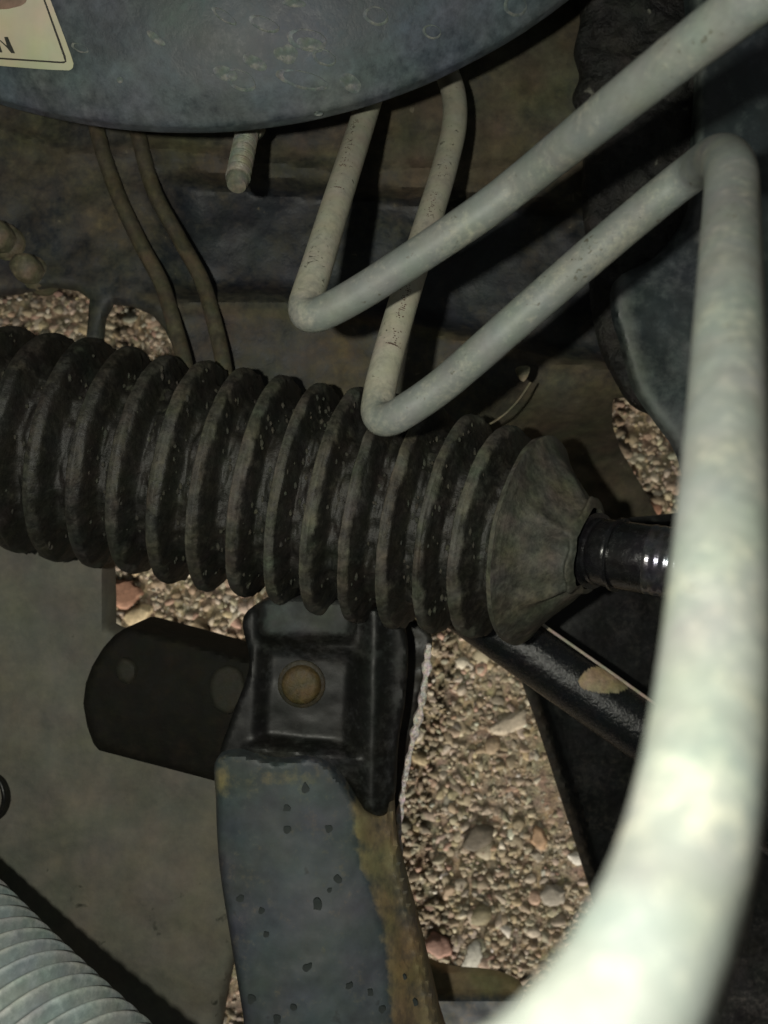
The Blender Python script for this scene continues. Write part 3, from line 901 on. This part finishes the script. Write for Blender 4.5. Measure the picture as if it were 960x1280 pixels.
for (x, y, a, b, r, full) in spots:
    # a ring-shaped or a solid drop mark following the shell's surface
    vs = []; fs = []; n = 26
    rings = [1.0, 0.86, 0.72] if not full else [1.0, 0.7, 0.35, 0.02]
    for k, sc in enumerate(rings):
        for i in range(n):
            t = 2 * math.pi * i / n
            thin = 1.0
            if not full and k: thin = 1 - (1 - sc) * (0.25 + 0.75 * max(0, math.sin(t * 0.5 + 0.6)) * 1.2)
            elif full: thin = sc
            w = 1 + 0.10 * noise.noise(Vector((math.cos(t) * 1.5, math.sin(t) * 1.5, x)))
            ex = math.cos(t) * a * thin * w; ey = math.sin(t) * b * thin * w
            qx = x + ex * math.cos(r) - ey * math.sin(r); qy = y + ex * math.sin(r) + ey * math.cos(r)
            lift = 0.00018 if k == 0 else 0.00040
            vs.append(P(qx, qy, on_drum(qx, qy, lift if k else 0.00012)))
    for k in range(len(rings) - 1):
        for i in range(n):
            fs.append((k * n + i, (k + 1) * n + i, (k + 1) * n + (i + 1) % n, k * n + (i + 1) % n))
    build('scale_mark', vs, fs, M['scale'], dr, smooth=True)

# sticker with printed frame line and part of a word
st = empty('sticker', P(30, 40, on_drum(30, 40)), 'cream paper label with a thin frame line and letter N on the drum', 'label')
def decal(name, poly, lift, m, holes=None, step=4):
    d = lambda px, py, e: on_drum(px, py, lift)
    return sheet(name, poly, d, 0.00008, m, st, step=step, curve=False)
decal('paper', [(-90, -80), (40, -80), (63, 0), (80, 45), (89, 70), (92, 80), (91, 85), (87, 88), (60, 87), (-90, 75)], 0.00035, M['sticker'], step=4)
decal('frame_line', [(-90, 66.0), (76, 77.0), (81, 76.5), (79, 70), (40, -40), (42, -40), (82, 70.5), (83, 77), (80, 78.8), (74, 78.8), (-90, 68)], 0.00052, M['ink'], step=1)
# slanted capital N: two stems and a diagonal
decal('letter', [(5, 46), (9.8, 46.2), (13.5, 55), (18.8, 66.5), (13.8, 66.2), (9, 60), (-1.2, 50.2), (-1, 54), (3, 65.4), (-2, 65), (-8.5, 45.5), (-4.5, 45.8), (8.6, 57.2)],
      0.00052, M['ink'], step=0.7)
decal('smudge', [(-10, -5), (30, -5), (34, 2), (26, 7), (10, 11), (-10, 12)], 0.0005, M['smudge'], step=3)

# threaded stud below the drum
sd = empty('threaded_stud', P(305, 190, 0.27), 'grey threaded stud pointing down from under the drum rim', 'stud')
sp_ = resample([P(314, 120, .285), P(309, 165, .272), P(297, 224, .256)], 0.00015)
sweep('thread', sp_, lambda s, i: 0.0032 + 0.0007 * abs(((s / 0.00125) % 1) * 2 - 1), M['stud'], sd, seg=24)
sweep('tip', [P(297.2, 223, .2562), P(296.3, 228, .2552), P(295.6, 232, .2545)], lambda s, i: (0.0036, 0.0034, 0.0029)[i], M['stud'], sd, seg=24)
sweep('collar', [P(312, 150, .276), P(311, 158, .274), P(310, 163, .273)], lambda s, i: (0.0054, 0.0056, 0.0044)[i], M['stud'], sd, seg=20)

# ------------------------------------------------------------------ two thin cables down the body panel
c1 = sweep('cable', resample(cr([P(112, 110, .316), P(123, 170, .3155), P(146, 240, .3150), P(176, 305, .3145), P(202, 355, .313), P(219, 410, .309), P(232, 460, .305), P(238, 520, .31)], 12), 0.001), lambda s, i: 0.0030, M['cable'], seg=16, dirtf=lambda q, s, a: 0.4)
tag(c1, 'thin dusty brown cable, the left one of the two ending behind the boot', 'cable', 'thin cables down the body panel')
c2 = sweep('cable', resample(cr([P(160, 110, .316), P(173, 170, .3155), P(193, 240, .3160), P(225, 300, .3160), P(252, 350, .313), P(267, 400, .309), P(280, 460, .305), P(285, 520, .31)], 12), 0.001), lambda s, i: 0.0030, M['cable'], seg=16, dirtf=lambda q, s, a: 0.4)
tag(c2, 'thin dusty brown cable, the right one of the two, nearer the threaded stud', 'cable', 'thin cables down the body panel')

# ------------------------------------------------------------------ metal tubes
TUBES = []
TR = 0.00425
def tube_dirt(q, s, a):
    px, py = pix(q)
    return 0.1
ta = [P(500, 0, .292), P(480, 66, .286), P(454, 150, .270), P(420, 256, .240), P(394, 340, .219), P(385, 368, .2125), P(381, 384, .2085), P(384, 393, .206), P(394, 394, .2045), P(410, 388, .203),
      P(450, 366, .2005), P(602, 266, .188), P(650, 229, .184), P(800, 108, .150), P(900, 30, .133), P(960, -16, .124), P(1080, -110, .11)]
ta = resample(cr(ta, 12), 0.0008)
SA = 0.0008 * min(range(len(ta)), key=lambda i: pix(ta[i])[0] if pix(ta[i])[1] > 300 else 999)
o = sweep('metal_tube', ta, lambda s, i: TR, M['tube'], seg=40, dirtf=lambda q, s, a: 0.8 * (1 - sm(SA - 0.012, SA + 0.012, s)))
tag(o, 'pale grey-green bent metal tube, the upper one, with its V bend on the dark panel', 'metal tube', 'bent metal tubes'); TUBES.append(o)
tb = [P(540, 40, .305), P(556, 84, .298), P(567, 118, .290), P(568, 155, .282), P(557, 205, .272), P(536, 275, .256), P(500, 392, .232), P(480, 465, .219), P(473, 500, .2125), P(472, 516, .2095), P(478, 524, .207), P(490, 523, .205),
      P(508, 513, .203), P(550, 484, .200), P(640, 406, .190), P(750, 310, .184), P(840, 235, .179), P(868, 214, .174), P(885, 202, .166), P(898, 197, .156), P(908, 202, .146), P(914, 220, .137), P(914, 260, .129),
      P(912, 360, .110), P(909, 500, .0925), P(901, 700, .074), P(888, 880, .0635), P(872, 1000, .0575), P(848, 1100, .0535), P(812, 1190, .0495), P(765, 1275, .0465), P(680, 1370, .044), P(560, 1440, .043)]
tb = resample(cr(tb, 12), 0.0008)
SB = 0.0008 * min(range(len(tb)), key=lambda i: pix(tb[i])[0] if 400 < pix(tb[i])[1] < 600 else 999)
o = sweep('metal_tube', tb, lambda s, i: TR, M['tube'], seg=48, dirtf=lambda q, s, a: 0.8 * (1 - sm(SB - 0.012, SB + 0.012, s)))
tag(o, 'pale metal tube with the lower V bend, its near end blurred at the right', 'metal tube', 'bent metal tubes'); TUBES.append(o)

M['fleck'] = mat('scuff', (0.10, 0.06, 0.05, 1), (0.05, 0.045, 0.04, 1), 0.7, 0.8, bump=0.0, auto=0.6, var=0.5)
def scuffs(tube, path, runs, seed):
    """tiny dark scuffs worn in a line along the far leg of a tube"""
    rr = random.Random(seed); vs = []; fs = []
    for (y0, y1, n, off) in runs:
        for _ in range(n):
            y = rr.uniform(y0, y1)
            c = [i for i in range(1, len(path) - 1) if pix(path[i])[0] < 600]
            i = min(c, key=lambda i: abs(pix(path[i])[1] - y) + (0 if i < len(path) * .35 else 900))
            p = path[i]; t = (path[i + 1] - path[i - 1]).normalized()
            u = (Vector((0, 0, 1)) - t * t.z).normalized(); w = t.cross(u)
            a = off + rr.gauss(0, 0.16)
            nn = u * math.cos(a) + w * math.sin(a); sd_ = t.cross(nn)
            q = p + nn * (TR + 0.00004)
            L_ = rr.uniform(.00012, .00045); W_ = rr.uniform(.0001, .0003); th = rr.uniform(-.8, .8)
            e1 = (t * math.cos(th) + sd_ * math.sin(th)) * L_; e2 = (sd_ * math.cos(th) - t * math.sin(th)) * W_
            b = len(vs)
            vs += [q + e1, q + e2 * rr.uniform(.4, 1), q - e1 * rr.uniform(.5, 1), q - e2, q + nn * .00005]
            vs += [v - nn * .0002 for v in vs[b:b + 4]]
            fs += [(b + k, b + (k + 1) % 4, b + 4) for k in range(4)] + [(b + k, b + 5 + k, b + 5 + (k + 1) % 4, b + (k + 1) % 4) for k in range(4)]
    o = build('scuff_marks', vs, fs, M['fleck'], tube, smooth=False)
    o['kind'] = 'stuff'
scuffs(TUBES[0], ta, [(165, 185, 26, 0.35), (188, 225, 46, 0.2), (240, 345, 30, 0.1)], 1)
scuffs(TUBES[1], tb, [(255, 285, 34, 0.1), (370, 410, 60, -0.05), (425, 500, 90, -0.15), (200, 240, 12, 0.1)], 2)

# ------------------------------------------------------------------ corrugated conduit, lower left corner
ca = resample(cr([P(-260, 1010, .284), P(-170, 1125, .258), P(-108, 1205, .240), P(-30, 1300, .222), P(40, 1380, .208), P(130, 1480, .192)], 14), 0.0004)
CP = 0.0058
o = sweep('corrugated_hose', ca, lambda s, i: 0.0286 + 0.0013 * math.sin(s / CP * 2 * math.pi), M['conduit'], seg=110,
          dirtf=lambda q, s, a: 0.8 * max(0, math.sin(s / CP * 2 * math.pi)) ** 2 + 0.2 * fn(q.x * 1e4, q.y * 1e4, 60))
tag(o, 'grey corrugated plastic hose crossing the lower left corner', 'hose')
